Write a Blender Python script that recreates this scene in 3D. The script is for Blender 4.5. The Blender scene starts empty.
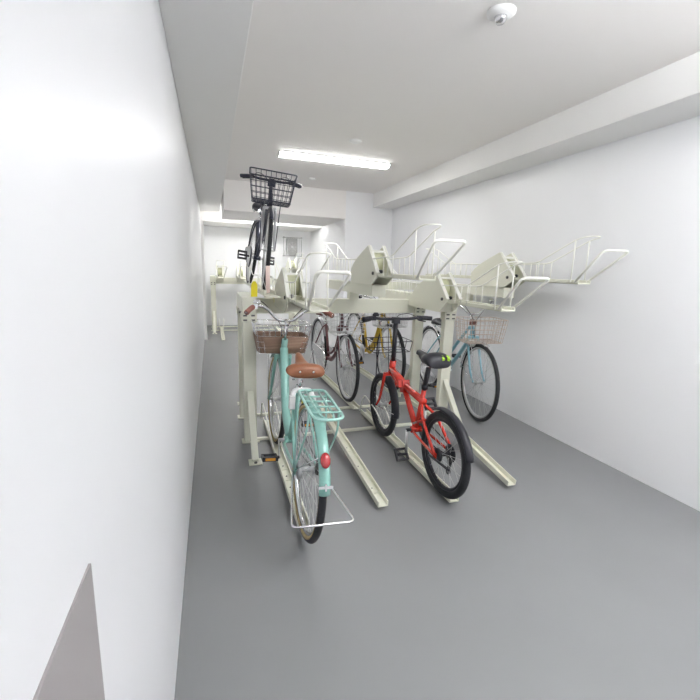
import bpy, bmesh, math, random
from mathutils import Vector as V, Matrix
random.seed(4)
C = bpy.context.scene.collection
PI = math.pi
R_ = math.radians

# ---------------------------------------------------------------- materials
def mat(name, col, rough=.5, metal=0., spec=.5, bump=0., bscale=60., var=0., vscale=3., coat=0.):
    m = bpy.data.materials.new(name); m.use_nodes = True
    nt = m.node_tree; b = nt.nodes['Principled BSDF']
    b.inputs['Base Color'].default_value = (*col, 1)
    b.inputs['Roughness'].default_value = rough
    b.inputs['Metallic'].default_value = metal
    b.inputs['Specular IOR Level'].default_value = spec
    b.inputs['Coat Weight'].default_value = coat
    tc = nt.nodes.new('ShaderNodeTexCoord')
    if var:
        n = nt.nodes.new('ShaderNodeTexNoise'); n.inputs['Scale'].default_value = vscale
        n.inputs['Detail'].default_value = 6
        r = nt.nodes.new('ShaderNodeMapRange')
        r.inputs[3].default_value = 1 - var; r.inputs[4].default_value = 1 + var
        mx = nt.nodes.new('ShaderNodeMix'); mx.data_type = 'RGBA'; mx.blend_type = 'MULTIPLY'
        mx.inputs[0].default_value = 1; mx.inputs[6].default_value = (*col, 1)
        nt.links.new(tc.outputs['Object'], n.inputs['Vector'])
        nt.links.new(n.outputs['Fac'], r.inputs[0]); nt.links.new(r.outputs[0], mx.inputs[7])
        nt.links.new(mx.outputs[2], b.inputs['Base Color'])
    if bump:
        n2 = nt.nodes.new('ShaderNodeTexNoise'); n2.inputs['Scale'].default_value = bscale
        bp = nt.nodes.new('ShaderNodeBump'); bp.inputs['Strength'].default_value = bump
        bp.inputs['Distance'].default_value = .002
        nt.links.new(tc.outputs['Object'], n2.inputs['Vector'])
        nt.links.new(n2.outputs['Fac'], bp.inputs['Height']); nt.links.new(bp.outputs[0], b.inputs['Normal'])
    return m
def emis(name, col, st):
    m = bpy.data.materials.new(name); m.use_nodes = True; nt = m.node_tree
    b = nt.nodes['Principled BSDF']
    b.inputs['Base Color'].default_value = (.9, .9, .9, 1)
    b.inputs['Emission Color'].default_value = (*col, 1); b.inputs['Emission Strength'].default_value = st
    return m
def wicker():
    m = mat('woven_brown', (.30, .19, .13), .6); nt = m.node_tree; b = nt.nodes['Principled BSDF']
    tc = nt.nodes.new('ShaderNodeTexCoord'); w = nt.nodes.new('ShaderNodeTexWave'); w.bands_direction = 'Z'
    w.inputs['Scale'].default_value = 30; w2 = nt.nodes.new('ShaderNodeTexWave'); w2.inputs['Scale'].default_value = 22
    ad = nt.nodes.new('ShaderNodeMath'); ad.operation = 'MULTIPLY'
    cr = nt.nodes.new('ShaderNodeMix'); cr.data_type = 'RGBA'
    cr.inputs[6].default_value = (.28, .17, .115, 1); cr.inputs[7].default_value = (.42, .28, .20, 1)
    bp = nt.nodes.new('ShaderNodeBump'); bp.inputs['Distance'].default_value = .003
    for q in (w, w2): nt.links.new(tc.outputs['Object'], q.inputs['Vector'])
    nt.links.new(w.outputs['Fac'], ad.inputs[0]); nt.links.new(w2.outputs['Fac'], ad.inputs[1])
    nt.links.new(ad.outputs[0], cr.inputs[0]); nt.links.new(cr.outputs[2], b.inputs['Base Color'])
    nt.links.new(ad.outputs[0], bp.inputs['Height']); nt.links.new(bp.outputs[0], b.inputs['Normal'])
    return m
M = dict(
    wall=mat('gloss_white_wall_paint_dimmed', (.79, .793, .81), .42, spec=.5, bump=.12, bscale=9, var=.012, vscale=1.2),  # same paint as wallr; base darkened to offset too much light here
    wallr=mat('white_wall_paint', (.90, .905, .92), .36, spec=.45, bump=.1, bscale=9, var=.012, vscale=1.2),
    ceil=mat('ceiling_paint', (.91, .888, .87), .75, spec=.2, var=.01),
    soffit=mat('beam_paint', (.865, .86, .85), .5, spec=.3, var=.01),
    floor=mat('grey_floor_coating', (.255, .26, .266), .42, spec=.45, bump=.15, bscale=14, var=.07, vscale=2.2),
    guard=mat('grey_panel_paint', (.34, .32, .32), .5),
    rack=mat('cream_powder_coat', (.78, .78, .665), .35, spec=.5),
    rackw=mat('pale_cream_wire_coat', (.88, .88, .82), .35, spec=.5),
    drum=mat('olive_cream_steel', (.62, .63, .44), .45),
    tread=mat('galvanised_track_floor', (.52, .54, .42), .4, metal=.2),
    bolt=mat('dull_bolt_steel', (.13, .13, .125), .45, metal=.3),
    chrome=mat('chrome', (.80, .80, .82), .16, metal=1.),
    alu=mat('brushed_aluminium', (.62, .62, .63), .32, metal=.9),
    steel=mat('spoke_steel', (.66, .66, .67), .3, metal=.8),
    tyre=mat('black_tyre_rubber', (.022, .023, .027), .6, bump=.4, bscale=180),
    black=mat('black_plastic', (.02, .02, .028), .42),
    navyblack=mat('blue_black_paint', (.025, .028, .055), .3, coat=.4),
    tan=mat('tan_sidewall_rubber', (.55, .42, .20), .6),
    turq=mat('pastel_turquoise_paint', (.27, .53, .47), .28, coat=.6),
    turqd=mat('pastel_turquoise_carrier_paint', (.36, .62, .56), .35, coat=.4),
    blue=mat('sky_blue_paint', (.30, .57, .67), .28, coat=.6),
    red=mat('bright_red_paint', (.70, .035, .02), .25, coat=.8),
    maroon=mat('maroon_paint', (.15, .045, .055), .28, coat=.6),
    yellow=mat('mustard_yellow_paint', (.66, .44, .03), .3, coat=.5),
    silver=mat('silver_grey_paint', (.55, .55, .58), .3, metal=.5),
    brown=mat('brown_saddle_leather', (.29, .105, .045), .38, spec=.6, bump=.3, bscale=120),
    brownd=mat('dark_brown_vinyl', (.16, .05, .04), .45),
    grip=mat('reddish_brown_grip', (.30, .11, .08), .5),
    lime=mat('fluorescent_lime_patch', (.55, .85, .08), .5),
    refl=mat('red_reflector_lens', (.45, .01, .015), .15, coat=1.),
    amber=mat('amber_reflector_lens', (.75, .32, .03), .2, coat=1.),
    white=mat('white_plastic', (.85, .85, .85), .3),
    tag=mat('yellow_plastic', (.85, .72, .02), .4),
    sticker=mat('pale_yellow_sticker', (.80, .76, .36), .5),
    pink=mat('pale_pink_plastic', (.80, .62, .58), .5),
    rust=mat('rusty_chrome_wire', (.60, .49, .42), .4, metal=.6, var=.4, vscale=40),
    wick=wicker(),
    glass=mat('lamp_lens', (.7, .7, .66), .1, spec=.8),
    grey=mat('grey_fan_metal', (.42, .42, .42), .4, metal=.4),
    tube=emis('lit_lamp_diffuser', (1., .995, .985), 10.8),
    rear_fill=emis('rear_fill_emission', (1., 1., .985), 15.),  # emission of the added rear fill light
    near_fill=emis('near_fill_emission', (.97, .985, 1.), 26.5),  # emission of the added fill light above the viewpoint
    back_fill=emis('back_fill_emission', (.97, .985, 1.), 5.),  # emission of the weak added fill behind the camera
)

# ---------------------------------------------------------------- mesh helper
def crv(pts, n=6):
    "Catmull-Rom through the points"
    P = [V(p) for p in pts]; P = [P[0] * 2 - P[1]] + P + [P[-1] * 2 - P[-2]]; out = []
    for i in range(1, len(P) - 2):
        a, b, c, d = P[i - 1:i + 3]
        for k in range(n):
            t = k / n
            out.append(.5 * ((2 * b) + (c - a) * t + (2 * a - 5 * b + 4 * c - d) * t * t + (3 * b - a - 3 * c + d) * t ** 3))
    out.append(P[-2]); return out
def rnd(pts, r=.03, n=5):
    "polyline with rounded corners"
    P = [V(p) for p in pts]; out = [P[0]]
    for i in range(1, len(P) - 1):
        a, b, c = P[i - 1:i + 2]; d1 = a - b; d2 = c - b
        rr = min(r, d1.length * .45, d2.length * .45); s = b + d1.normalized() * rr; e = b + d2.normalized() * rr
        for k in range(n + 1):
            t = k / n; out.append((1 - t) ** 2 * s + 2 * t * (1 - t) * b + t * t * e)
    out.append(P[-1]); return out
class MB:
    def __init__(s, xf=None): s.v = []; s.f = []; s.sm = []; s.xf = xf
    def add(s, vs, fs, sm):
        o = len(s.v); s.v += [V(v) for v in vs]; s.f += [tuple(i + o for i in f) for f in fs]; s.sm += [sm] * len(fs); return s
    def tube(s, pts, r, seg=8, closed=False, r2=None, flat=1.):
        P = [V(p) for p in pts]; n = len(P); vs = []; fs = []
        up = None
        for i in range(n):
            if closed: t = P[(i + 1) % n] - P[i - 1]
            else: t = P[min(i + 1, n - 1)] - P[max(i - 1, 0)]
            t.normalize()
            if up is None:
                up = V((0, 0, 1)) if abs(t.z) < .9 else V((0, 1, 0))
            up = (up - t * up.dot(t)); 
            if up.length < 1e-6: up = t.orthogonal()
            up.normalize(); sd = t.cross(up)
            rr = r if r2 is None else r + (r2 - r) * i / (n - 1)
            for k in range(seg):
                a = 2 * PI * k / seg; vs.append(P[i] + up * math.cos(a) * rr + sd * math.sin(a) * rr * flat)
        m = n if closed else n - 1
        for i in range(m):
            j = (i + 1) % n
            for k in range(seg):
                l = (k + 1) % seg; fs.append((i * seg + k, i * seg + l, j * seg + l, j * seg + k))
        if not closed:
            fs.append(tuple(range(seg))[::-1]); fs.append(tuple((n - 1) * seg + k for k in range(seg)))
        return s.add(vs, fs, seg > 5)
    def box(s, c, d, rot=None):
        x, y, z = [q / 2 for q in d]; vs = [V((a * x, b * y, e * z)) for a in (-1, 1) for b in (-1, 1) for e in (-1, 1)]
        if rot is not None: vs = [rot @ v for v in vs]
        vs = [v + V(c) for v in vs]
        return s.add(vs, [(0, 1, 3, 2), (4, 6, 7, 5), (0, 4, 5, 1), (2, 3, 7, 6), (0, 2, 6, 4), (1, 5, 7, 3)], False)
    def box2(s, a, b):
        return s.box([(p + q) / 2 for p, q in zip(a, b)], [abs(q - p) for p, q in zip(a, b)])
    def bar(s, a, b, w, h):
        "rectangular bar from a to b, w across (horizontal), h the other way"
        a = V(a); b = V(b); t = (b - a).normalized(); sd = t.cross(V((0, 0, 1))); 
        if sd.length < 1e-4: sd = V((1, 0, 0))
        sd.normalize(); up = sd.cross(t); vs = []
        for p in (a, b):
            for u, q in ((-1, -1), (1, -1), (1, 1), (-1, 1)): vs.append(p + sd * u * w / 2 + up * q * h / 2)
        return s.add(vs, [(3, 2, 1, 0), (4, 5, 6, 7), (0, 1, 5, 4), (1, 2, 6, 5), (2, 3, 7, 6), (3, 0, 4, 7)], False)
    def lathe(s, prof, c, ax='y', seg=40, closed=False, smooth=True, a0=0, a1=2 * PI):
        "prof: (radius, axial) list"
        vs = []; fs = []; full = abs(a1 - a0 - 2 * PI) < 1e-6; n = seg if full else seg + 1; m = len(prof)
        for i in range(n):
            a = a0 + (a1 - a0) * i / seg; ca, sa = math.cos(a), math.sin(a)
            for r, h in prof:
                p = {'y': (r * ca, h, r * sa), 'x': (h, r * ca, r * sa), 'z': (r * ca, r * sa, h)}[ax]
                vs.append(V(p) + V(c))
        for i in range(seg):
            j = (i + 1) % n
            for k in range(m if closed else m - 1):
                l = (k + 1) % m; fs.append((i * m + k, i * m + l, j * m + l, j * m + k))
        if closed and not full:
            fs.append(tuple(range(m))); fs.append(tuple((n - 1) * m + k for k in range(m))[::-1])
        if not closed and prof[0][0] > 1e-6: fs.append(tuple(i * m for i in range(n)))
        if not closed and prof[-1][0] > 1e-6: fs.append(tuple(i * m + m - 1 for i in range(n))[::-1])
        return s.add(vs, fs, smooth)
    def prism(s, poly, ax, lo, hi):
        "poly in the other two axes, extruded from lo to hi along ax"
        def mk(p, h):
            return {'x': (h, p[0], p[1]), 'y': (p[0], h, p[1]), 'z': (p[0], p[1], h)}[ax]
        n = len(poly); vs = [mk(p, lo) for p in poly] + [mk(p, hi) for p in poly]
        fs = [tuple(range(n)), tuple(range(n, 2 * n))[::-1]] + [(i, i + n, (i + 1) % n + n, (i + 1) % n) for i in range(n)]
        return s.add(vs, fs, False)
    def ring(s, rings, smooth=True, caps=True):
        n = len(rings[0]); vs = [p for r in rings for p in r]; fs = []
        for i in range(len(rings) - 1):
            for k in range(n):
                l = (k + 1) % n; fs.append((i * n + k, i * n + l, (i + 1) * n + l, (i + 1) * n + k))
        if caps: fs += [tuple(range(n))[::-1], tuple((len(rings) - 1) * n + k for k in range(n))]
        return s.add(vs, fs, smooth)
    def build(s, name, m, parent=None, bevel=0., org=None):
        me = bpy.data.meshes.new(name); vs = [s.xf @ v for v in s.v] if s.xf is not None else s.v
        if org is not None: vs = [v - V(org) for v in vs]
        me.from_pydata([tuple(v) for v in vs], [], s.f)
        me.polygons.foreach_set('use_smooth', s.sm)
        bm = bmesh.new(); bm.from_mesh(me); bmesh.ops.recalc_face_normals(bm, faces=bm.faces); bm.to_mesh(me); bm.free()
        me.materials.append(M[m]); o = bpy.data.objects.new(name, me); C.objects.link(o)
        if org is not None: o.location = org
        if parent is not None: o.parent = parent
        if bevel:
            b = o.modifiers.new('bevel', 'BEVEL'); b.width = bevel; b.segments = 2; b.limit_method = 'ANGLE'
        return o
def tag(o, label=None, cat=None, group=None, kind=None):
    for k, v in (('label', label), ('category', cat), ('group', group), ('kind', kind)):
        if v: o[k] = v
    return o
def thing(name, label, cat, loc=(0, 0, 0), rot=(0, 0, 0), group=None):
    o = bpy.data.objects.new(name, None); o.empty_display_size = .1; C.objects.link(o); o.location = loc; o.rotation_euler = rot
    return tag(o, label, cat, group)
def struct(mb, name, m, bevel=0.): return tag(mb.build(name, m, None, bevel), kind='structure')

# ---------------------------------------------------------------- the room
XL, XR, YN, YF, ZC, ZB = -.15, 2.68, -2.6, 9.6, 2.455, 2.255
struct(MB().box2((-1.2, YN, -.1), (3.2, YF + .2, 0)), 'floor', 'floor')
struct(MB().box2((-1.2, YN, ZC), (3.2, YF + .2, ZC + .1)), 'ceiling', 'ceil')
w = MB().box2((XL - .2, .505, 0), (XL, 7.7, ZC)).box2((XL - .2, YN, 0), (XL, .505, ZC))
struct(w, 'wall_left', 'wall')
struct(MB().box2((XL - .01, -1.2, 0), (XL + .003, .505, .975)), 'trim_1', 'guard', .001)      # grey panel low on the wall beside the camera
struct(MB().box2((XL - .2, 7.7, 0), (XL + .05, 7.78, 2.1)), 'trim_2', 'soffit', .004)      # jamb at the end of the left wall
struct(MB().box2((XL - .3, 7.78, 0), (XL - .06, YF, ZC)), 'wall_left_rear', 'wallr')
struct(MB().box2((XR, YN, 0), (XR + .2, YF + .2, ZC)), 'wall_right', 'wallr')
struct(MB().box2((-1.2, YF, 0), (3.2, YF + .2, ZC)), 'wall_far', 'wallr')
struct(MB().box2((-1.2, YN - .2, 0), (3.2, YN, ZC)), 'wall_near', 'wallr')
struct(MB().box2((2.35, YN, ZB), (XR, 6.06, ZC)), 'trim_3', 'soffit', .004)
struct(MB().box2((XL, YN, ZB), (.175, 8.0, ZC)), 'trim_4', 'soffit', .004)
struct(MB().box2((.19, 6.06, 2.06), (1.92, 7.3, ZC)), 'trim_5', 'ceil', .004)
struct(MB().box2((1.92, 6.06, 0), (XR, 7.3, ZC)), 'wall_column', 'wallr', .003)
struct(MB().box2((2.2, 7.3, 0), (XR, YF, ZC)), 'wall_recess', 'wallr', .003)
struct(MB().box2((XL - .1, 8.56, 2.14), (2.2, YF, ZC)), 'trim_6', 'soffit', .004)

def lamp(x, y, label, em='tube'):
    t = thing('ceiling_light', label, 'ceiling light', (x, y, ZC))
    MB().box2((-.60, -.083, -.010), (.60, .083, 0)).build('housing', 'white', t, .003)
    pr = [(-.08, -.010), (.08, -.010), (.05, -.032), (-.05, -.032)]
    MB().prism(pr, 'x', -.585, .585).build('diffuser', em, t, .006)
    for s in (-1, 1): MB().prism([(-.09, 0), (.09, 0), (.056, -.038), (-.056, -.038)], 'x', s * .585, s * .60).build('end_cap', 'white', t, .002)
lamp(1.27, 4.42, 'long white fluorescent ceiling light glowing over the bicycle rack')
def batten(x, y, label, em='near_fill'):  # fill lights added out of view to brighten the room
    t = thing('added_fill_light', label, 'ceiling light', (x, y, ZC))
    MB().box2((-.62, -.06, -.05), (.62, .06, 0)).build('housing', 'white', t, .004)
    for yy in (-.10, .10):
        MB().lathe([(0, -.58), (.016, -.58), (.016, .58), (0, .58)], (0, yy, -.20), 'x', 16).build('fill_tube', em, t)
        for s in (-1, 1): MB().box2((s * .59 - .012, min(0, yy), -.22), (s * .59 + .012, max(0, yy) + .015, -.04)).build('tube_holder', 'white', t, .002)
batten(.95, 8.1, 'added twin-tube fill light in the rear room, unseen beyond the dropped beam', 'rear_fill')  # hidden by the beam, added to lift the rear room
batten(1.60, .42, 'added twin-tube fill light on the ceiling above the viewpoint, out of view')  # out of frame, added to brighten ceiling, floor and right wall
batten(1.6, -1.3, 'added twin-tube fill light on the ceiling towards the near wall, out of view', 'back_fill')  # unseen extra fill, added behind the camera
def disc(name, x, y, r, label, cat, inner):
    t = thing(name, label, cat, (x, y, ZC))
    MB().lathe([(0, -.022), (r * .55, -.02), (r * .8, -.014), (r, -.006), (r, 0)], (0, 0, 0), 'z', 32).build('base', 'white', t)
    if inner:
        MB().lathe([(0, -.045), (r * .3, -.043), (r * .42, -.03), (r * .45, -.018)], (0, 0, 0), 'z', 24).build('sensor_head', 'chrome', t)
disc('ceiling_detector', 1.24, 1.745, .062, 'round white ceiling fitting with a shiny centre nearest the camera', 'detector', True)
disc('smoke_detector', 1.255, 3.74, .055, 'round white detector on the ceiling just in front of the lit lamp', 'detector', False)
disc('smoke_detector', 1.27, 5.45, .045, 'small round white detector on the ceiling behind the lit lamp', 'detector', False)

# fan behind a square wire guard on the far wall
f = thing('ventilation_fan', 'square grey wall fan behind a wire guard on the far wall', 'fan', (1.76, YF, 1.78))
MB().box2((-.12, -.10, -.19), (.12, 0, .19)).build('housing', 'grey', f, .01)
m = MB()
for r in (.04, .07, .10): m.tube([(r * math.cos(a), -.115, r * math.sin(a)) for a in [2 * PI * k / 32 for k in range(32)]], .003, 6, True)
for k in range(8): a = k * PI / 4; m.tube([(0, -.115, 0), (.11 * math.cos(a), -.115, .11 * math.sin(a))], .003, 6)
m.build('round_grille', 'alu', f)
m = MB()
for z in (-.20, .20): m.tube([(-.20, -.16, z), (.20, -.16, z)], .007)
for x in (-.20, .20): m.tube([(x, -.16, -.20), (x, -.16, .20)], .007)
for x in (-.2, .2):
    for z in (-.2, .2): m.tube([(x, -.16, z), (x, 0, z)], .006).box((x, -.16, z), (.03, .02, .03))
for k in range(1, 8): m.tube([(-.2 + k * .05, -.16, -.2), (-.2 + k * .05, -.16, .2)], .0025, 6)
m.build('wire_guard', 'grey', f)
MB().lathe([(0, -.125), (.022, -.12), (.025, -.10)], (0, 0, 0), 'y', 16).build('hub', 'white', f)

# ---------------------------------------------------------------- bicycle rack
def rack(label, ox, oy, units, tracks, posts, span, double, rear_tracks=()):
    t = thing('bicycle_rack', label, 'bicycle rack', (ox, oy, 0))
    ys = (3.06, 3.60)
    for X in posts:
        for i, Y in enumerate(ys):
            MB().box2((X - .047, Y - .03, 0), (X + .047, Y + .03, 1.0)).build('post', 'rack', t, .004)
            MB().box2((X - .065, Y - .045, 0), (X + .065, Y + .045, .008)).build('base_plate', 'rack', t, .002)
            s = -1 if i == 0 else 1
            if i == 0 or double:
                MB().bar((X, Y + s * .02, .40), (X, Y + s * .37, .01), .045, .035).build('brace', 'rack', t, .003)
                bp = MB().box2((X - .045, Y + s * .33, 0), (X + .045, Y + s * .42, .008)).build('foot_plate', 'rack', t, .002)
                MB().lathe([(0, .018), (.010, .016), (.011, .008)], (X, Y + s * .40, 0), 'z', 10).build('bolt', 'bolt', bp)
            br = MB().box2((X - .056, Y - .036, .93), (X + .056, Y + .036, .995)).build('bracket', 'rack', t, .003)
            for zz in (.945, .978):
                for xx in (-.028, .028): MB().box((X + xx, Y - .038, zz), (.026, .008, .011)).build('bolt', 'bolt', br)
    for Y in ys:
        MB().box2((posts[0], Y - .015, .0), (posts[-1], Y + .015, .02)).build('floor_bar', 'rack', t, .002)
    cy, ct = (3.62, 1.062) if double else (3.57, 1.07)
    MB().box2((span[0], cy - .035, ct - .132), (span[1], cy + .035, ct)).build('crossbeam', 'rack', t, .004)
    for X in posts:
        MB().box2((X - .05, ys[0] - .05, .995), (X + .05, (cy + .04 if double else ys[1] - .031), 1.11)).build('side_beam', 'rack', t, .004)
    def track(X, ya, za, yb, zb, yc, zc, near=True, guide=True):
        w = .0275; pts = [(ya, za), (yb, zb), (yc, zc)]
        m = MB()
        for (y0, z0), (y1, z1) in zip(pts, pts[1:]):
            if abs(y1 - y0) < .01: continue
            for s in (-1, 1): m.bar((X + s * w, y0, z0 + .014), (X + s * w, y1, z1 + .014), .007, .034)
            m.bar((X, y0, z0), (X, y1, z1), 2 * w, .005)
        tr = m.build('wheel_track', 'rack', t)
        n = 5
        for k in range(n):
            f = (k + .5) / n; y = ya + (yb - ya) * f; z = za + (zb - za) * f
            MB().box((X, y, z + .004), (2 * w, .010, .005)).build('track_tie', 'rack', tr)
            MB().lathe([(0, .008), (.005, .007), (.005, .002)], (X, y + .05, z), 'z', 8).build('bolt', 'bolt', tr)
        if guide:
            d = 1 if yc > ya else -1
            m = MB()
            for s in (-1, 1):
                a = yc - d * .62
                m.tube(rnd([(X + s * .03, a, zb + .03), (X + s * .045, a + d * .22, zb + .16), (X + s * .05, a + d * .50, zb + .22), (X + s * .05, a + d * .60, zb + .03)], .06), .0055)
            m.build('wheel_guide', 'rackw', tr)
    for (X, hi) in tracks:
        if hi: track(X, 1.91, .03, *((2.50, .12) if X > 1.5 else (3.15, .125)), 3.40, .128, guide=False)
        else: track(X, 1.87, .012, 2.55, .024, 3.40, .026)
    for X in rear_tracks: track(X, 5.05, .012 + (.09 if X > 1.5 else 0), 4.4, .024 + (.09 if X > 1.5 else 0), 3.50, .026 + (.09 if X > 1.5 else 0), guide=False)
    for (X, hi, mode) in units:
        zt = 1.30 if hi else 1.11; W = .13; x0 = X; x1 = X + W
        mir = (lambda y: y) if mode != 'far' else (lambda y: 6.66 - y)
        # channel
        m = MB(); ya, yb = 2.24, (4.42 if (double and mode != 'farbike') else 3.5)
        m.box2((x0 + .008, mir(ya), zt - .022), (x1 - .008, mir(yb), zt - .014))
        for xx in (x0 + .012, x1 - .012): m.box2((xx - .004, mir(ya), zt - .022), (xx + .004, mir(yb), zt + .006))
        tray = m.build('upper_tray', 'rack', t, .0015)
        za = zt - .105 if not hi else zt - .175; zb_ = zt + .015 if not hi else zt - .085
        MB().box2((x0 + .006, mir(3.0), za), (x1 - .006, mir(4.35 if double else 3.7), zb_)).build('support_arm', 'rack', t, .004)
        prof = [(3.10, .215), (3.075, .217), (2.885, .012), (2.90, -.03), (2.99, -.082), (3.03, -.086), (3.48, -.086), (3.485, .035), (3.44, .075), (3.34, .125), (3.24, .165)]
        if not hi: prof[4:7] = [(2.99, -.105), (3.03, -.107), (3.30, -.107)]; prof[6:8] = [(3.50, -.105), (3.50, .015)]
        prof = [(mir(a), b + zt) for a, b in prof]
        for xx in (x0 - .006, x1 - .006):
            MB().prism(prof, 'x', xx, xx + .012).build('side_plate', 'rack', tray, .003)
            sx = -1 if xx < x0 + W / 2 else 1
            MB().bar((xx + .006 - sx * .006, mir(3.083), zt + .217), (xx + .006 - sx * .006, mir(2.885), zt + .010), .030, .008).build('plate_flange', 'rackw', tray, .002)
        bl = MB().lathe([(0, -.010), (.012, -.009), (.013, -.004), (.013, 0)], (x0 - .006, mir(2.955), zt + .005), 'x', 12).build('pivot_bolt', 'bolt', tray)
        bl = MB().lathe([(0, .010), (.012, .009), (.013, .004), (.013, 0)], (x1 + .006, mir(2.955), zt + .005), 'x', 12)
        bl.build('pivot_bolt', 'bolt', tray)
        MB().lathe([(.005, -.052), (.082, -.052), (.082, .052), (.005, .052)], ((x0 + x1) / 2, mir(3.125), zt + .085), 'x', 28, smooth=False).build('spring_drum', 'drum', tray, .006)
        MB().box2((x0, mir(3.035), zt + .165), (x1, mir(3.05), zt + .18)).build('cross_stay', 'rackw', tray, .003)
        MB().lathe([(0, -.014), (.012, -.013), (.015, 0), (.012, .013), (0, .014)], (x0 + .03, mir(2.895), zt + .018), 'x', 12).build('release_knob', 'black', tray)
        # guards
        m = MB(); gx = (x0 + .002, x1 - .002)
        far = [(4.0, .125), (4.36, .275), (4.44, .295)] if double else [(3.5, .12)]
        near = [(2.22, .297), (2.30, .28), (2.64, .125)]
        rails = []
        for xx in gx:
            p = [(xx, mir(a), b + zt) for a, b in near + [(2.95, .115), (3.5, .115)] + far]
            rails.append(p)
        q = [(V(a) + V(b)) / 2 + V((0, mir(2.17) - mir(2.22), .004)) for a, b in ((rails[0][0], rails[1][0]),)]
        loop = list(reversed(rails[0])) + [q[0]] + rails[1]
        if double:
            q2 = (V(rails[0][-1]) + V(rails[1][-1])) / 2 + V((0, mir(4.49) - mir(4.44), .004))
            pts = rnd(loop + [q2] + [rails[0][-1]], .05)
        else: pts = rnd(loop, .05)
        m.tube(pts, .0048, 8)
        for i, xx in enumerate(gx):
            vs_ = [(2.30, .28), (2.31, .275)] if False else [(2.30, .28)]
            m.tube([(xx, mir(2.30), zt - .01), (xx, mir(2.30), zt + .28)], .0048, 8)
            if double: m.tube([(xx, mir(4.36), zt - .01), (xx, mir(4.36), zt + .275)], .0048, 8)
            ks = [2.62, 2.70, 2.78] + ([3.58, 3.68, 3.78, 3.88, 3.98, 4.08] if double else [])
            for y in ks:
                zz = .125 + max(0, (2.64 - y)) * .45 + max(0, (y - 4.0)) * .42
                m.tube([(xx, mir(y), zt - .01), (xx, mir(y), zt + zz)], .003, 6)
        m.build('wheel_guard', 'rackw', tray)
        m = MB()
        def handle(s):
            return rnd([(x0 + .01, s(2.27), zt - .008), (x0 + .004, s(2.07), zt + .203), (x1 + .05, s(2.03), zt + .203), (x1 - .01, s(2.27), zt - .008)], .035)
        m.tube(handle(mir), .0085, 10)
        m.build('lift_handle', 'rackw', tray)
        if hi:
            MB().box2((x0 + .02, cy - .04, ct - .01), (x1 - .02, cy + .04, 1.14)).build('mounting_block', 'rack', t, .003)
    return t
rk = rack('cream two-tier bicycle rack in the middle of the room holding most bicycles', 0, 0,
     [(.505, False, 'near'), (1.175, True, 'near'), (1.79, False, 'near'), (2.41, True, 'near')],
     [(.415, False), (.875, True), (1.31, False), (1.75, True)], (.25, 1.92), (.21, 1.96), True, rear_tracks=(1.27, 1.70))
rack('second cream bicycle rack standing empty against the far wall', 0, 5.70,
     [(.10, False, 'near'), (.5, False, 'near'), (1.56, True, 'near')], [(.17, False), (.75, True), (1.3, False)], (.03, 1.7), (-.03, 1.9), False)
MB().box2((1.80, 4.18, 1.126), (2.53, 4.24, 1.21)).build('outrigger_beam', 'rack', rk, .003)
MB().box2((.5055, 3.55, 1.03), (.508, 3.85, 1.105)).build('warning_sticker', 'sticker', rk)
MB().box2((.392, 3.20, 1.13), (.424, 3.21, 1.335)).build('wheel_stop', 'pink', rk, .002)
# far-facing upper tray with the raised black bicycle (part of the rack)
m = MB().box2((.385, 3.15, 1.118), (.455, 5.25, 1.124))
for xx in (.385, .455): m.box2((xx - .004, 3.15, 1.118), (xx + .004, 5.25, 1.150))
ut = m.build('upper_tray', 'rack', rk, .001)
m = MB()
for xx in (.375, .465): m.tube(rnd([(xx, 3.3, 1.14), (xx, 3.34, 1.25), (xx, 4.1, 1.25), (xx, 4.4, 1.40), (xx, 4.46, 1.13)], .05), .0048)
m.build('wheel_guard', 'rackw', ut)
MB().box2((.37, 3.0, 1.11), (.47, 4.4, 1.118)).build('support_arm', 'rack', rk, .001)

# ---------------------------------------------------------------- bicycles
def arc(R, c, a0, a1, n): return [(c[0] + R * math.cos(a0 + (a1 - a0) * k / n), c[1], c[2] + R * math.sin(a0 + (a1 - a0) * k / n)) for k in range(n + 1)]
def wheel(name, root, xf, c, R, tr, rim, tyre, nsp, side=None, drum=0, hm='alu'):
    x, y, z = c
    prof = [(R - tr + tr * math.cos(a), tr * .95 * math.sin(a)) for a in [2 * PI * k / 12 for k in range(12)]]
    rr = R - 2 * tr
    w = MB(xf).lathe([(rr + .004, -.012), (rr - .006, -.012), (rr - .014, -.006), (rr - .014, .006), (rr - .006, .012), (rr + .004, .012)], c, 'y', 56, True).build(name, rim, root)
    MB(xf).lathe(prof, c, 'y', 64, True).build('tyre', tyre, w)
    if side:
        m = MB(xf)
        for s in (-1, 1): m.lathe([(rr + .003, s * tr * .62), (rr + .016, s * tr * .97), (rr + .017, s * tr * 1.0), (rr + .002, s * tr * .72)], c, 'y', 56, True)
        m.build('sidewall', side, w)
    m = MB(xf)
    for k in range(nsp):
        a = 2 * PI * k / nsp; s = 1 if k % 2 else -1; b = a + (.55 if k % 4 < 2 else -.55)
        m.tube([(x + .022 * math.cos(b), y + s * .03, z + .022 * math.sin(b)), (x + (rr - .012) * math.cos(a), y, z + (rr - .012) * math.sin(a))], .0013, 4)
    m.build('spokes', 'steel', w)
    m = MB(xf).lathe([(0, -.058), (.006, -.058), (.006, -.034), (.026, -.033), (.026, -.028), (.014, -.024), (.013, .024), (.026, .028), (.026, .033), (.006, .034), (.006, .058), (0, .058)], c, 'y', 16)
    if drum: m.lathe([(.01, .036), (drum, .036), (drum, .050), (.01, .052)], c, 'y', 24)
    m.build('hub', hm, w)
    return w
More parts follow.
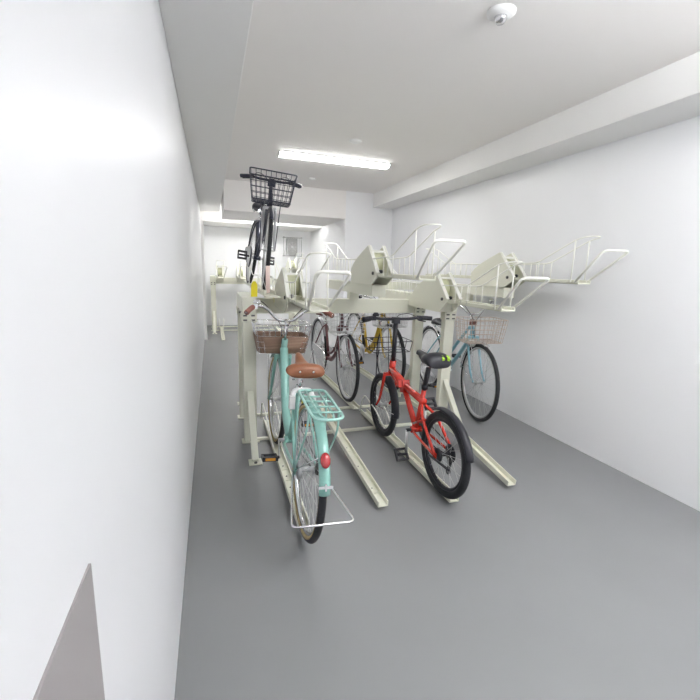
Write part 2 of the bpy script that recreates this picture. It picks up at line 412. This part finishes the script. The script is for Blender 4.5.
def fender(root, xf, c, R, w, a0, a1, m_, name='mudguard'):
    rg = []; n = 26
    for i in range(n + 1):
        a = a0 + (a1 - a0) * i / n; ring = []
        for k in range(9):
            u = -1 + k / 4; ring.append((R + .5 * w * .55 * (1 - u * u) , u * w / 2))
        for k in range(9):
            u = 1 - k / 4; ring.append((R - .003 + .5 * w * .55 * (1 - u * u), u * w / 2 * .95))
        rg.append([(c[0] + r * math.cos(a), c[1] + y, c[2] + r * math.sin(a)) for r, y in ring])
    return MB(xf).ring(rg).build(name, m_, root)
def saddle(root, x, z, m_, wd=.095, rails=True, cruiser=False):
    st = [(-.141, .72, -.012, .045), (-.132, .92, .002, .070), (-.10, .99, .012, .080), (-.07, 1.0, .014, .078), (-.03, .85, .006, .064), (.01, .60, -.002, .045),
          (.05, .38, .0, .042), (.09, .26, .006, .038), (.13, .20, .010, .034), (.15, .13, .006, .024), (.157, .05, -.002, .01)]
    if cruiser: st = [(-.128, .80, -.008, .045), (-.120, .95, .004, .062), (-.095, 1.0, .010, .066), (-.068, .95, .008, .060), (-.045, .72, .004, .052), (-.02, .48, .006, .046),
          (.02, .33, .014, .042), (.06, .25, .024, .038), (.10, .20, .034, .034), (.13, .16, .038, .030), (.145, .10, .036, .022), (.150, .04, .032, .01)]
    rg = []
    for dx, w, t, h in st:
        ring = []
        for k in range(20):
            a = 2 * PI * k / 20; cy = math.cos(a); sz = math.sin(a)
            yy = math.copysign(abs(cy) ** .7, cy) * w * wd
            zz = (sz * .42 * h if sz > 0 else sz * .58 * h) - (abs(cy) ** 3) * .010
            ring.append((x + dx, yy, z + t + zz - .012))
        rg.append(ring)
    s = MB().ring(rg).build('saddle', m_, root)
    m = MB()
    for sy in (-1, 1):
        m.tube(crv([(x - .10, sy * .045, z - .03), (x - .07, sy * .03, z - .055), (x + .03, sy * .022, z - .058), (x + .11, sy * .01, z - .03)]), .0038)
        if rails: m.tube([(x - .085 + .0 * 1, sy * .055, z - .025), (x - .085, sy * .055, z - .065)], .011, 10)
    m.box((x - .005, 0, z - .057), (.04, .055, .02))
    m.build('saddle_rails', 'chrome', s)
    if cruiser:
        for sy in (-.035, .035): MB().lathe([(0, -.006), (.006, -.004), (.007, .002)], (x - .131, sy, z - .012), 'x', 12).build('rivet', 'chrome', s)
    return s
def wirebox(xf, cx, y, z0, z1, lx, ly, tp, nx, ny, nz, r, rr=.004):
    "tapered open wire basket; tp is the size of the bottom relative to the top"
    m = MB(xf)
    def P(u, v, t):
        k = tp + (1 - tp) * t; return V((cx + u * lx / 2 * k, y + v * ly / 2 * k, z0 + (z1 - z0) * t))
    for i in range(nz + 1):
        t = i / nz; q = rr if i in (0, nz) else r
        m.tube(rnd([P(-1, 0, t), P(-1, -1, t), P(1, -1, t), P(1, 1, t), P(-1, 1, t), P(-1, .001, t)], .03), q, 6)
    for k in range(ny + 1):
        v = -1 + 2 * k / ny
        for u in (-1, 1): m.tube([P(u, v * .97, 0), P(u, v * .97, 1)], r, 5)
        m.tube([P(-1, v * .97, 0), P(1, v * .97, 0)], r, 5)
    for k in range(1, nx):
        u = -1 + 2 * k / nx
        for v in (-1, 1): m.tube([P(u, v, 0), P(u, v, 1)], r, 5)
        m.tube([P(u, -1, 0), P(u, 1, 0)], r, 5)
    return m
def bike(label, loc, rz, lean, P, group=None):
    root = thing('bicycle', label, 'bicycle', loc, (lean, 0, rz), group)
    g = P.get
    R, wb, tr = g('R', .33), g('wb', 1.10), g('tr', .018)
    hub = V((wb, 0, R)); ha = R_(g('ha', 70)); u = V((-math.cos(ha), 0, math.sin(ha))); ax0 = V((wb - .05, 0, R))
    st = R_(g('steer', 0)); xf = Matrix.Translation(ax0) @ Matrix.Rotation(st, 4, u) @ Matrix.Translation(-ax0)
    A = lambda t: ax0 + u * t
    tc = (R + .035) / u.z                                  # crown
    th = tc + g('hl', .13)                                 # top of the head tube
    fm = g('frame', 'turq'); tm = g('tyre', 'tyre')
    wheel('rear_wheel', root, None, (0, 0, R), R, tr, g('rim', 'alu'), tm, g('nsp', 32), g('side'), g('drum', 0), g('hub_mat', 'alu'))
    wheel('front_wheel', root, xf, tuple(hub), R, tr, g('rim', 'alu'), tm, g('nsp', 32), g('side'))
    # frame
    bb = V(g('bb', (.44, 0, R - .055))); sa = R_(g('sa', 70)); su = V((-math.cos(sa), 0, math.sin(sa)))
    zs = g('saddle_z', .80); stl = g('seat_tube', .42); stop = bb + su * stl
    stt = bb + su * ((zs - .06 - bb.z) / su.z)
    fr = MB(); tr_ = g('tube_r', .016)
    fr.tube([A(tc + .005), A(th)], g('head_r', .021), 14)
    fr.lathe([(.022, -.035), (.022, .035)], tuple(bb), 'y', 16)
    style = g('style', 'single')
    fr.tube([bb, stop], tr_ * .95, 12)
    for s in (-1, 1):
        fr.tube(crv([bb + V((-.02, s * .02, 0)), bb + V((-.08, s * .045, 0)), (.03, s * .058, R - .003), (0, s * .062, R)]), .009)
        if style != 'fold':
            fr.tube(crv([stop + V((0, s * .012, -.03)), stop + V((-.05, s * .04, -.09)), (.0, s * .062, R)]), .0075)
        fr.box((0, s * .062, R), (.035, .005, .035))
    if style == 'single':
        fr.tube(crv([A(tc + .06), (wb - .34, 0, R + .19), (bb.x + .19, 0, bb.z + .10), bb + V((.01, 0, .012))], 8), tr_ * 1.55, 14)
        fr.tube(crv([A(tc + .03), (wb - .36, 0, R + .10), bb + V((.12, 0, .0)), bb], 8), tr_ * .8, 10) if g('twin') else None
    elif style == 'double':
        fr.tube(crv([A(th - .03), (wb - .44, 0, R + .32), (bb.x + .08, 0, R + .17), bb + su * .16], 8), tr_ * .9, 12)
        fr.tube(crv([A(tc + .03), (wb - .40, 0, R + .20), (bb.x + .14, 0, bb.z + .12), bb + V((.01, 0, .012))], 8), tr_ * 1.1, 12)
    elif style == 'u':
        fr.tube(crv([A(tc + .05), A(tc + .05) + V((-.04, 0, -.10)), (wb - .36, 0, R + .10), (bb.x + .14, 0, bb.z + .02), bb + V((.01, 0, .0))], 8), tr_ * 1.3, 12)
        fr.tube(crv([A(tc + .09), A(tc + .09) + V((-.06, 0, -.11)), (wb - .39, 0, R + .15), (bb.x + .12, 0, bb.z + .09), bb + su * .07], 8), tr_ * .8, 12)
    elif style == 'fold':
        hx = V((bb.x + .195, 0, .515)); fr.tube([A(tc + .04), hx + V((.02, 0, .01))], .027, 14)
        fr.tube([hx + V((-.02, 0, 0)), stop + V((.0, 0, -.10))], .024, 12)
        fr.tube([hx + V((-.01, 0, -.03)), bb + V((.01, 0, .02))], .02, 12)
        fr.tube([A(tc), hx + V((.02, 0, -.04))], .014, 10)
        fr.box(tuple(hx), (.05, .055, .085), Matrix.Rotation(.25, 3, 'Y'))
        fr.box((hx.x, .04, hx.z + .02), (.02, .03, .05), Matrix.Rotation(.3, 3, 'Y'))
        for s in (-1, 1):
            fr.tube(crv([stop + V((.0, s * .012, -.12)), (bb.x - .18, s * .05, R + .15), (.0, s * .062, R)]), .010)
            fr.tube([bb + V((-.02, s * .03, .05)), (.16, s * .05, R + .16)], .009)
    fr.build('frame', fm, root)
    # fork
    m = MB(xf); m.tube([A(tc - .01), A(tc + .02)], .02, 12); m.box(tuple(A(tc - .002)), (.03, .11, .022))
    for s in (-1, 1):
        m.tube(crv([A(tc) + V((0, s * .05, 0)), A(tc * .55) + V((0, s * .054, 0)), A(tc * .22) + V((.012, s * .056, 0)), hub + V((0, s * .056, 0))]), g('fork_r', .0125), 10, r2=.008)
    fk = m.build('fork', g('fork', fm), root)
    # stem, bar
    zh = g('bar_z', 1.0); ts = (zh - R) / u.z; sc = A(ts) + V((g('stem_x', 0), 0, 0)); bm_ = g('bar_mat', 'chrome')
    m = MB(xf)
    bs = g('bar', 'up'); bw = g('bar_w', .28)
    if bs == 'up':
        m.tube([A(th), sc], .0115, 12); m.tube([sc + V((-.01, 0, -.01)), sc + V((.05, 0, .01))], .013, 12)
        cc = sc + V((.05, 0, .01))
        half = [(0, 0, 0), (.005, .06, .01), (-.02, .13, .075), (-.05, bw * .72, .095), (-.09, bw * .88, .09), (-.17, bw * 1.06, .062)]
    elif bs == 'flat':
        m.tube([A(th), sc], g('stem_r', .015), 12); m.box(tuple(sc), (.045, .05, .045)); cc = sc + V((.0, 0, .01))
        half = [(0, 0, 0), (0, .10, .0), (-.01, bw * .6, .008), (-.02, bw * .8, .008), (-.045, bw, .005)]
    stem = m.build('stem', g('stem_mat', bm_), root)
    hp = crv([cc + V((x, -y, z)) for x, y, z in half[::-1]] + [cc + V(q) for q in half[1:]], 6)
    hb = MB(xf).tube(hp, .011, 10).build('handlebar', bm_, root)
    gl = g('grip_l', 7)
    for q in (hp[:gl], hp[-gl:]):
        MB(xf).tube(q, .0165, 12).build('grip', g('grip', 'black'), hb)
    for s, q in ((-1, hp[gl + 1]), (1, hp[-gl - 2])):
        p2 = hp[2] if s < 0 else hp[-3]
        MB(xf).box(tuple(q), (.03, .03, .03)).tube(crv([q, q + V((.035, s * .01, -.02)), p2 + V((.055, s * .0, -.03))]), .005).build('brake_lever', 'black' if bs == 'flat' else 'chrome', hb)
    cb = MB(xf)
    for s in (-1, 1):
        q = hp[gl + 1] if s < 0 else hp[-gl - 2]
        cb.tube(crv([q + V((.03, 0, 0)), q + V((.10, -s * .06, .02)), sc + V((.09, s * .03, -.02)), A(th) + V((.05, s * .015, -.03)), A(tc) + V((.03, 0, .0))]), .0025, 6)
    cb.build('brake_cables', 'black', root)
    q = hp[-gl - 4]
    MB(xf).lathe([(0, .03), (.015, .028), (.024, .015), (.025, .004), (0, .004)], tuple(q + V((0, 0, .012))), 'z', 16).build('bell', g('bell', 'chrome'), hb)
    # saddle
    m = MB().tube([stop - su * .02, stt + V((0, 0, .008))], g('post_r', .0135), 12).build('seat_post', g('post', 'chrome'), root)
    MB().lathe([(.021, -.014), (.021, .014)], tuple(stop), 'z', 14).build('seat_clamp', 'black' if style == 'fold' else 'chrome', root)
    sd = saddle(root, stt.x + .01, zs, g('saddle', 'brown'), g('saddle_w', .10), g('springs', True), g('cruiser', False))
    if g('patch'):
        for s in (-.018, .018): MB().box((stt.x - .118, s - .035, zs + .005), (.03, .014, .026), Matrix.Rotation(-.5, 3, 'Y')).build('lime_patch', 'lime', sd)
    # crank set
    rc = g('ring_r', .075)
    ck = MB().lathe([(0, -.062), (rc, -.060), (rc, -.055), (0, -.053)], tuple(bb), 'y', 32).tube([bb + V((0, -.07, 0)), bb + V((0, .07, 0))], .011, 10)
    ca = R_(g('crank', 200))
    ck = ck.build('chainring', 'black' if g('dark_ring') else 'alu', root)
    for s in (-1, 1):
        d = V((math.cos(ca), 0, math.sin(ca))) * (.165 * s); e = bb + d + V((0, s * g('q', .085), 0))
        cr = MB().tube([bb + V((0, s * .068, 0)), e], .010, 10, flat=.6).build('crank_arm', g('crank_mat', 'alu'), root)
        pm = MB(); c0 = e + V((0, s * (g('q', .085) - .03), 0)); pr_ = Matrix.Rotation(R_(g('pedal_rot', 0)), 3, 'Y'); pa = pr_ @ V((1, 0, 0))
        for dx in (-.035, .035): pm.box(tuple(c0 + pa * dx), (.012, .085, .024), pr_)
        for dy in (-.038, .038): pm.box((c0.x, c0.y + dy, c0.z), (.075, .012, .018), pr_)
        pm.tube([e, c0 + V((0, s * .03, 0))], .009, 10)
        pd = pm.build('pedal', 'black', cr)
        if g('amber', True):
            for dx in (-.043, .043): MB().box(tuple(c0 + pa * dx), (.004, .055, .014), pr_).build('pedal_reflector', 'amber', pd)
    # chain and its guard
    m = MB(); ro = .032
    m.tube([(0, -.052, R + ro), tuple(bb + V((0, -.057, rc)))], .004, 6); m.tube([(0, -.052, R - ro), tuple(bb + V((0, -.057, -rc)))], .004, 6)
    m.lathe([(.012, -.055), (ro, -.054), (ro, -.048), (.012, -.047)], (0, 0, R), 'y', 20)
    if g('cassette'):
        for k, q in enumerate((.056, .050, .043)): m.lathe([(.012, -.044 - .004 * k), (q, -.044 - .004 * k), (q, -.042 - .004 * k), (.012, -.041 - .004 * k)], (0, 0, R), 'y', 24)
        m.tube(crv([(0, -.06, R - .02), (.02, -.062, R - .08), (.03, -.055, R - .13)]), .010, 8)
        m.lathe([(.0, -.062), (.022, -.061), (.022, -.052), (0, -.05)], (.03, 0, R - .13), 'y', 14).lathe([(.0, -.062), (.02, -.061), (.02, -.052), (0, -.05)], (.02, 0, R - .07), 'y', 14)
    m.build('chain', 'bolt' if not g('cassette') else 'black', root)
    if g('guard'):
        gm = g('guard'); o = []
        for k in range(13): a = PI / 2 - PI * k / 12; o.append((bb.x + .105 * math.cos(a), bb.z + .105 * math.sin(a)))
        for k in range(13): a = -PI / 2 - PI * k / 12; o.append((.0 + .06 * math.cos(a), R + .06 * math.sin(a)))
        MB().prism(o, 'y', -.078, -.066).build('chain_guard', gm, root, .004)
    # mudguards
    if g('fender'):
        fa = g('fender_a', (20, 200)); fb = g('fender_b', (35, 160)); fw = g('fender_w', .046)
        f1 = fender(root, None, (0, 0, R), R + .010, fw, R_(fa[0]), R_(fa[1]), g('fender'), 'rear_mudguard')
        f2 = fender(root, xf, tuple(hub), R + .010, fw, R_(fb[0]), R_(fb[1]), g('fender'), 'front_mudguard')
        m = MB()
        for s in (-1, 1) if not g('nostay') else ():
            a = R_(fa[1] - 25); m.tube([(0, s * .062, R), ((R + .02) * math.cos(a), s * fw * .5, R + (R + .02) * math.sin(a))], .0028, 6)
        if m.v: m.build('mudguard_stay', 'chrome', f1)
        m = MB(xf)
        for s in (-1, 1):
            a = R_(fb[0] + 8) if g('stay_front') else R_(fb[1] - 8)
            m.tube([tuple(hub + V((0, s * .06, 0))), (hub.x + (R + .02) * math.cos(a), s * fw * .5, R + (R + .02) * math.sin(a))], .0028, 6)
        m.build('mudguard_stay', 'chrome', f2)
        if g('tail'):
            a = R_(g('tail')); n = V((math.cos(a), 0, math.sin(a))); c = V((0, 0, R)) + n * (R + .026)
            rot = Matrix.Rotation(PI / 2 - a, 3, 'Y'); ring = []
            for k in range(4):
                h = (0, .012, .018, .020)[k]; q = (1, .95, .7, .25)[k]
                ring.append([c + n * h + rot @ V((.034 * q * math.cos(b), .022 * q * math.sin(b), 0)) for b in [2 * PI * j / 18 for j in range(18)]])
            MB().ring(ring).build('rear_reflector', 'refl', f1)
            a = R_(g('tail') + 17); c = V((0, 0, R)) + V((math.cos(a), 0, math.sin(a))) * (R + .024)
            MB().box(tuple(c), (.012, fw + .012, .008), Matrix.Rotation(PI / 2 - a, 3, 'Y')).box(tuple(c), (.03, .008, .012), Matrix.Rotation(PI / 2 - a, 3, 'Y')).build('stay_bracket', 'chrome', f1)
    # carrier
    if g('carrier'):
        zc = 2 * R + .045; cm = g('carrier'); m = MB(); xa, xb = g('car_x', (.12, -.30)); w = .065
        m.tube(rnd([(xa, 0, zc + .015), (xa, w, zc + .015), (xb, w, zc), (xb, -w, zc), (xa, -w, zc + .015), (xa, -.001, zc + .015)], .055), .0065, 10)
        for y in (-.03, .03): m.tube(rnd([(xa, y, zc + .015), (xb + .06, y, zc), (xb + .02, y * .6, zc)], .02), .005)
        for k in range(1, 5): x = xa + (xb - xa) * k / 5; m.tube([(x, -w, zc + .006), (x, w, zc + .006)], .0045)
        for s in (-1, 1):
            m.tube(crv([(xb + .10, s * w, zc), (xb + .13, s * w * 1.05, zc - .12), (0, s * .066, R)]), .005)
            m.tube([(xa - .03, s * w, zc + .012), (xa - .05, s * .07, zc - .10), (0, s * .066, R)], .005)
        m.tube([(xa, 0, zc + .015), tuple(stop + V((-.01, 0, -.04)))], .006)
        m.build('rear_carrier', cm, root)
    # basket
    bk = g('basket')
    if bk:
        cx = sc.x + bk['dx']; z0, z1 = bk['z']; L, W = bk['l'], bk['w']
        b = wirebox(xf, cx, 0, z0, z1, L, W, bk.get('tp', .85), bk.get('nx', 6), bk.get('ny', 9), bk.get('nz', 5), bk.get('r', .0018), bk.get('rr', .0035)).build('basket', bk['m'], root)
        if bk.get('woven'):
            zt = z0 + (z1 - z0) * .62; rg = []
            for t in (0, .02, .62, .62, .02):
                pass
            def rr_(t, q):
                k = (bk['tp'] + (1 - bk['tp']) * t) * q; z = z0 + (z1 - z0) * t
                pts = rnd([(cx - L / 2 * k, 0, z), (cx - L / 2 * k, -W / 2 * k, z), (cx + L / 2 * k, -W / 2 * k, z), (cx + L / 2 * k, W / 2 * k, z), (cx - L / 2 * k, W / 2 * k, z), (cx - L / 2 * k, .001, z)], .07, 6)
                return pts
            MB(xf).ring([rr_(0, 1.02), rr_(.3, 1.03), rr_(.60, 1.03), rr_(.60, 1.0), rr_(.3, 1.0), rr_(.03, .98)]).build('woven_liner', 'wick', b)
        m = MB(xf)
        for s in (-1, 1): m.tube(crv([(cx, s * W * .22, z0), (wb - .02, s * .075, z0 - .12), tuple(hub + V((0, s * .064, .0)))]), .004)
        m.build('basket_stay', bk.get('sm', 'chrome'), b)
        MB(xf).tube([A(th + .02), (cx - L * .4, 0, A(th).z + .03)], .010).build('basket_bracket', bk.get('sm', 'chrome'), b)
        if bk.get('plate'): MB(xf).box((cx - L / 2 - .012, 0, z1 - .05), (.015, .07, .05)).build('mounting_plate', bk['plate'], b)
    if g('lamp'):
        c = A(tc) + V((.075, -.05, -.045)); MB(xf).lathe([(0, -.05), (.02, -.045), (.030, -.01), (.033, .02), (.033, .03)], tuple(c), 'x', 20).build('headlamp', g('lamp'), fk)
        MB(xf).lathe([(.031, .03), (.022, .036), (0, .038)], tuple(c), 'x', 20).build('lamp_lens', 'glass', fk)
        MB(xf).tube([A(tc), c], .006).build('lamp_bracket', 'chrome', fk)
    if g('stand') == 'up':
        yw = .135; pts = rnd([(.0, .068, R), (-.10, .09, R - .035), (-.37, yw, R - .06), (-.37, -yw, R - .06), (-.10, -.09, R - .035), (.0, -.068, R)], .03)
        MB().tube(pts, .0055, 8).build('kickstand', 'chrome', root)
    elif g('stand') == 'down':
        yw = .13; pts = rnd([(.0, .068, R), (-.02, .09, R - .1), (-.06, yw, .015), (-.06, -yw, .015), (-.02, -.09, R - .1), (.0, -.068, R)], .03)
        MB().tube(pts, .0055, 8).build('kickstand', 'chrome', root)
    elif g('stand') == 'side':
        MB().tube([(.05, .07, R - .02), (-.20, .09, R + .01)], .007).build('kickstand', 'black', root)
    if g('ring_lock'):
        a = R_(48); m = MB(); c = V((0, 0, R)) + V((math.cos(a), 0, math.sin(a))) * (R * .98); m.box(tuple(c + V((0, .055, .03))), (.03, .03, .07)).box(tuple(c + V((0, -.055, .03))), (.03, .03, .07))
        m.tube(rnd([c + V((0, .055, .05)), c + V((.02, .045, .09)), c + V((.02, -.045, .09)), c + V((0, -.055, .05))], .03), .014, 10)
        lk = m.build('ring_lock', 'white', root); MB().box(tuple(c + V((-.02, -.01, .03))), (.01, .035, .04)).build('lock_tag', 'tag', lk)
    return root
T = PI / 2
bike('pastel turquoise city bicycle with brown saddle and brown-lined front basket, nearest the camera', (.400, 1.83, .022), T - R_(1.0), R_(3.2), dict(
    R=.335, wb=1.14, frame='turq', fender='turq', fender_w=.05, fender_a=(50, 171), steer=2, fender_b=(50, 150), rim='chrome', side='tan', tyre='tyre',
    tail=148, carrier='turqd', car_x=(.03, -.335), stand='up', saddle='brown', grip='grip', bar_z=.945, bar_w=.26, saddle_z=.80, style='single', tube_r=.018, twin=False,
    basket=dict(dx=.21, z=(.715, .92), l=.26, w=.40, tp=.80, m='chrome', woven=True), ring_lock=True, crank=192, pedal_rot=10, drum=.045, cruiser=True, saddle_w=.103, sa=64.5, bb=(.50, 0, .28)))
bike('bright red folding bicycle with black saddle and black straight handlebar on the floor track', (1.275, 1.96, .020), T, R_(-.5), dict(
    stem_x=.075, steer=-1,
    R=.255, wb=.93, tr=.024, frame='red', style='fold', fender='black', fender_w=.052, fender_a=(62, 165), fender_b=(95, 185), rim='black', nsp=24,
    saddle='black', saddle_w=.085, springs=False, patch=True, bar='flat', bar_mat='black', bar_z=.955, bar_w=.27, grip='black', bell='black', hl=.11, stem_r=.017, post='black', post_r=.016,
    seat_tube=.33, bb=(.36, 0, .27), sa=75, saddle_z=.80, crank=266, pedal_rot=-48, q=.066, nostay=True, amber=False, cassette=True, hub_mat='black', drum=.042, dark_ring=True, stand='side', ha=74, head_r=.024, grip_l=9,
    basket=dict(dx=.13, z=(.71, .79), l=.22, w=.32, tp=.9, m='black', nx=2, ny=2, nz=1, r=.0025, rr=.003, sm='black')))
bike('sky blue city bicycle with a rusty wire basket standing beside the right wall', (2.395, 4.16, 0), -T - R_(6), R_(-1), dict(
    R=.354, wb=1.12, frame='blue', style='double', fender='chrome', fender_a=(30, 200), fender_b=(75, 172), rim='alu', saddle='black', grip='black', bar_z=.95, bar_w=.26, tube_r=.018,
    saddle_z=.80, steer=-3, lamp='alu', stand='down', guard='silver', crank=120, hl=.15,
    basket=dict(dx=.20, z=(.725, .93), l=.26, w=.40, tp=.85, m='rust', nx=6, ny=9, nz=5, r=.002, plate='brownd')))
bike('maroon city bicycle with dark brown saddle and silver chain guard behind the turquoise one', (1.25, 4.88, .028), -T, R_(0), dict(
    R=.345, wb=1.12, frame='maroon', style='u', fender='silver', fender_a=(30, 200), fender_b=(75, 165), rim='alu', saddle='brownd', grip='brownd', bar_z=.86, bar_w=.26,
    saddle_z=.80, stand='down', guard='chrome', crank=150, basket=dict(dx=.19, z=(.68, .90), l=.25, w=.36, tp=.85, m='alu', nx=6, ny=10, nz=6, r=.0018)))
bike('mustard yellow bicycle with a yellow saddle parked behind the red one', (1.70, 4.82, .12), -T, R_(1), dict(
    R=.345, wb=1.10, frame='yellow', style='single', fender=None, rim='alu', saddle='yellow', grip='black', bar_z=.84, bar_w=.26,
    saddle_z=.82, stand=None, crank=140, tube_r=.017, twin=True, lamp='black', basket=dict(dx=.19, z=(.66, .88), l=.25, w=.34, tp=.85, m='alu', nx=6, ny=9, nz=6, r=.0018)))
bike('dark blue-black bicycle with a black wire basket raised on the upper tier', (.393, 4.75, 1.128), -T + R_(1.5), R_(-7.5), dict(
    R=.34, wb=1.10, steer=-6, frame='navyblack', fork='silver', style='double', fender='navyblack', fender_w=.04, fender_a=(30, 195), fender_b=(40, 170), rim='alu', saddle='black', grip='navyblack', bar='flat', bar_mat='navyblack',
    bar_z=.955, bar_w=.27, grip_l=10, saddle_z=.82, stand=None, guard='navyblack', crank=180, pedal_rot=68, q=.095, amber=False, stem_mat='navyblack', bell='chrome', saddle_w=.08,
    basket=dict(dx=.17, z=(.75, .98), l=.24, w=.39, tp=.82, m='navyblack', nx=6, ny=9, nz=5, r=.0026, rr=.0055, sm='navyblack', plate='navyblack')))

# tag hanging at the end of the rack, sticker on its tray
t = thing('hanging_tag', 'bright yellow plastic tag hanging at the left end of the rack crossbeam', 'tag', (.285, 3.0, 1.23))
MB().prism([(-.022, -.115), (.022, -.115), (.024, -.03), (.010, -.005), (-.006, -.005), (-.02, -.03)], 'y', -.004, .004).build('tag_body', 'tag', t, .001)
MB().tube(rnd([(0, .0, -.015), (0, .0, .03), (.06, .02, .03), (.10, .09, -.085)], .02), .002, 6).build('cord', 'white', t)

# ---------------------------------------------------------------- camera, world, view
W = bpy.data.worlds.new('world'); bpy.context.scene.world = W; W.use_nodes = True
W.node_tree.nodes['Background'].inputs[0].default_value = (.9, .95, 1, 1); W.node_tree.nodes['Background'].inputs[1].default_value = .0
cd = bpy.data.cameras.new('camera'); cam = bpy.data.objects.new('camera', cd); C.objects.link(cam)
cd.sensor_width = 36; cd.sensor_fit = 'HORIZONTAL'; cd.lens = 36 * 410 / 700; cd.clip_start = .02
yaw, pit, rol = R_(18.75), R_(11.15), R_(1.88)
fw = V((math.sin(yaw) * math.cos(pit), math.cos(yaw) * math.cos(pit), -math.sin(pit))); rt = V((math.cos(yaw), -math.sin(yaw), 0)); up = rt.cross(fw)
r2 = rt * math.cos(rol) + up * math.sin(rol); u2 = -rt * math.sin(rol) + up * math.cos(rol)
mx = Matrix((r2, u2, -fw)).transposed().to_4x4(); mx.translation = (0, 0, 1.33); cam.matrix_world = mx
bpy.context.scene.camera = cam
vs = bpy.context.scene.view_settings; vs.view_transform = 'Standard'; vs.look = 'None'; vs.gamma = 1; vs.exposure = 1.9; vs.use_curve_mapping = False
bpy.context.scene.cycles.max_bounces = 10; bpy.context.scene.cycles.diffuse_bounces = 7
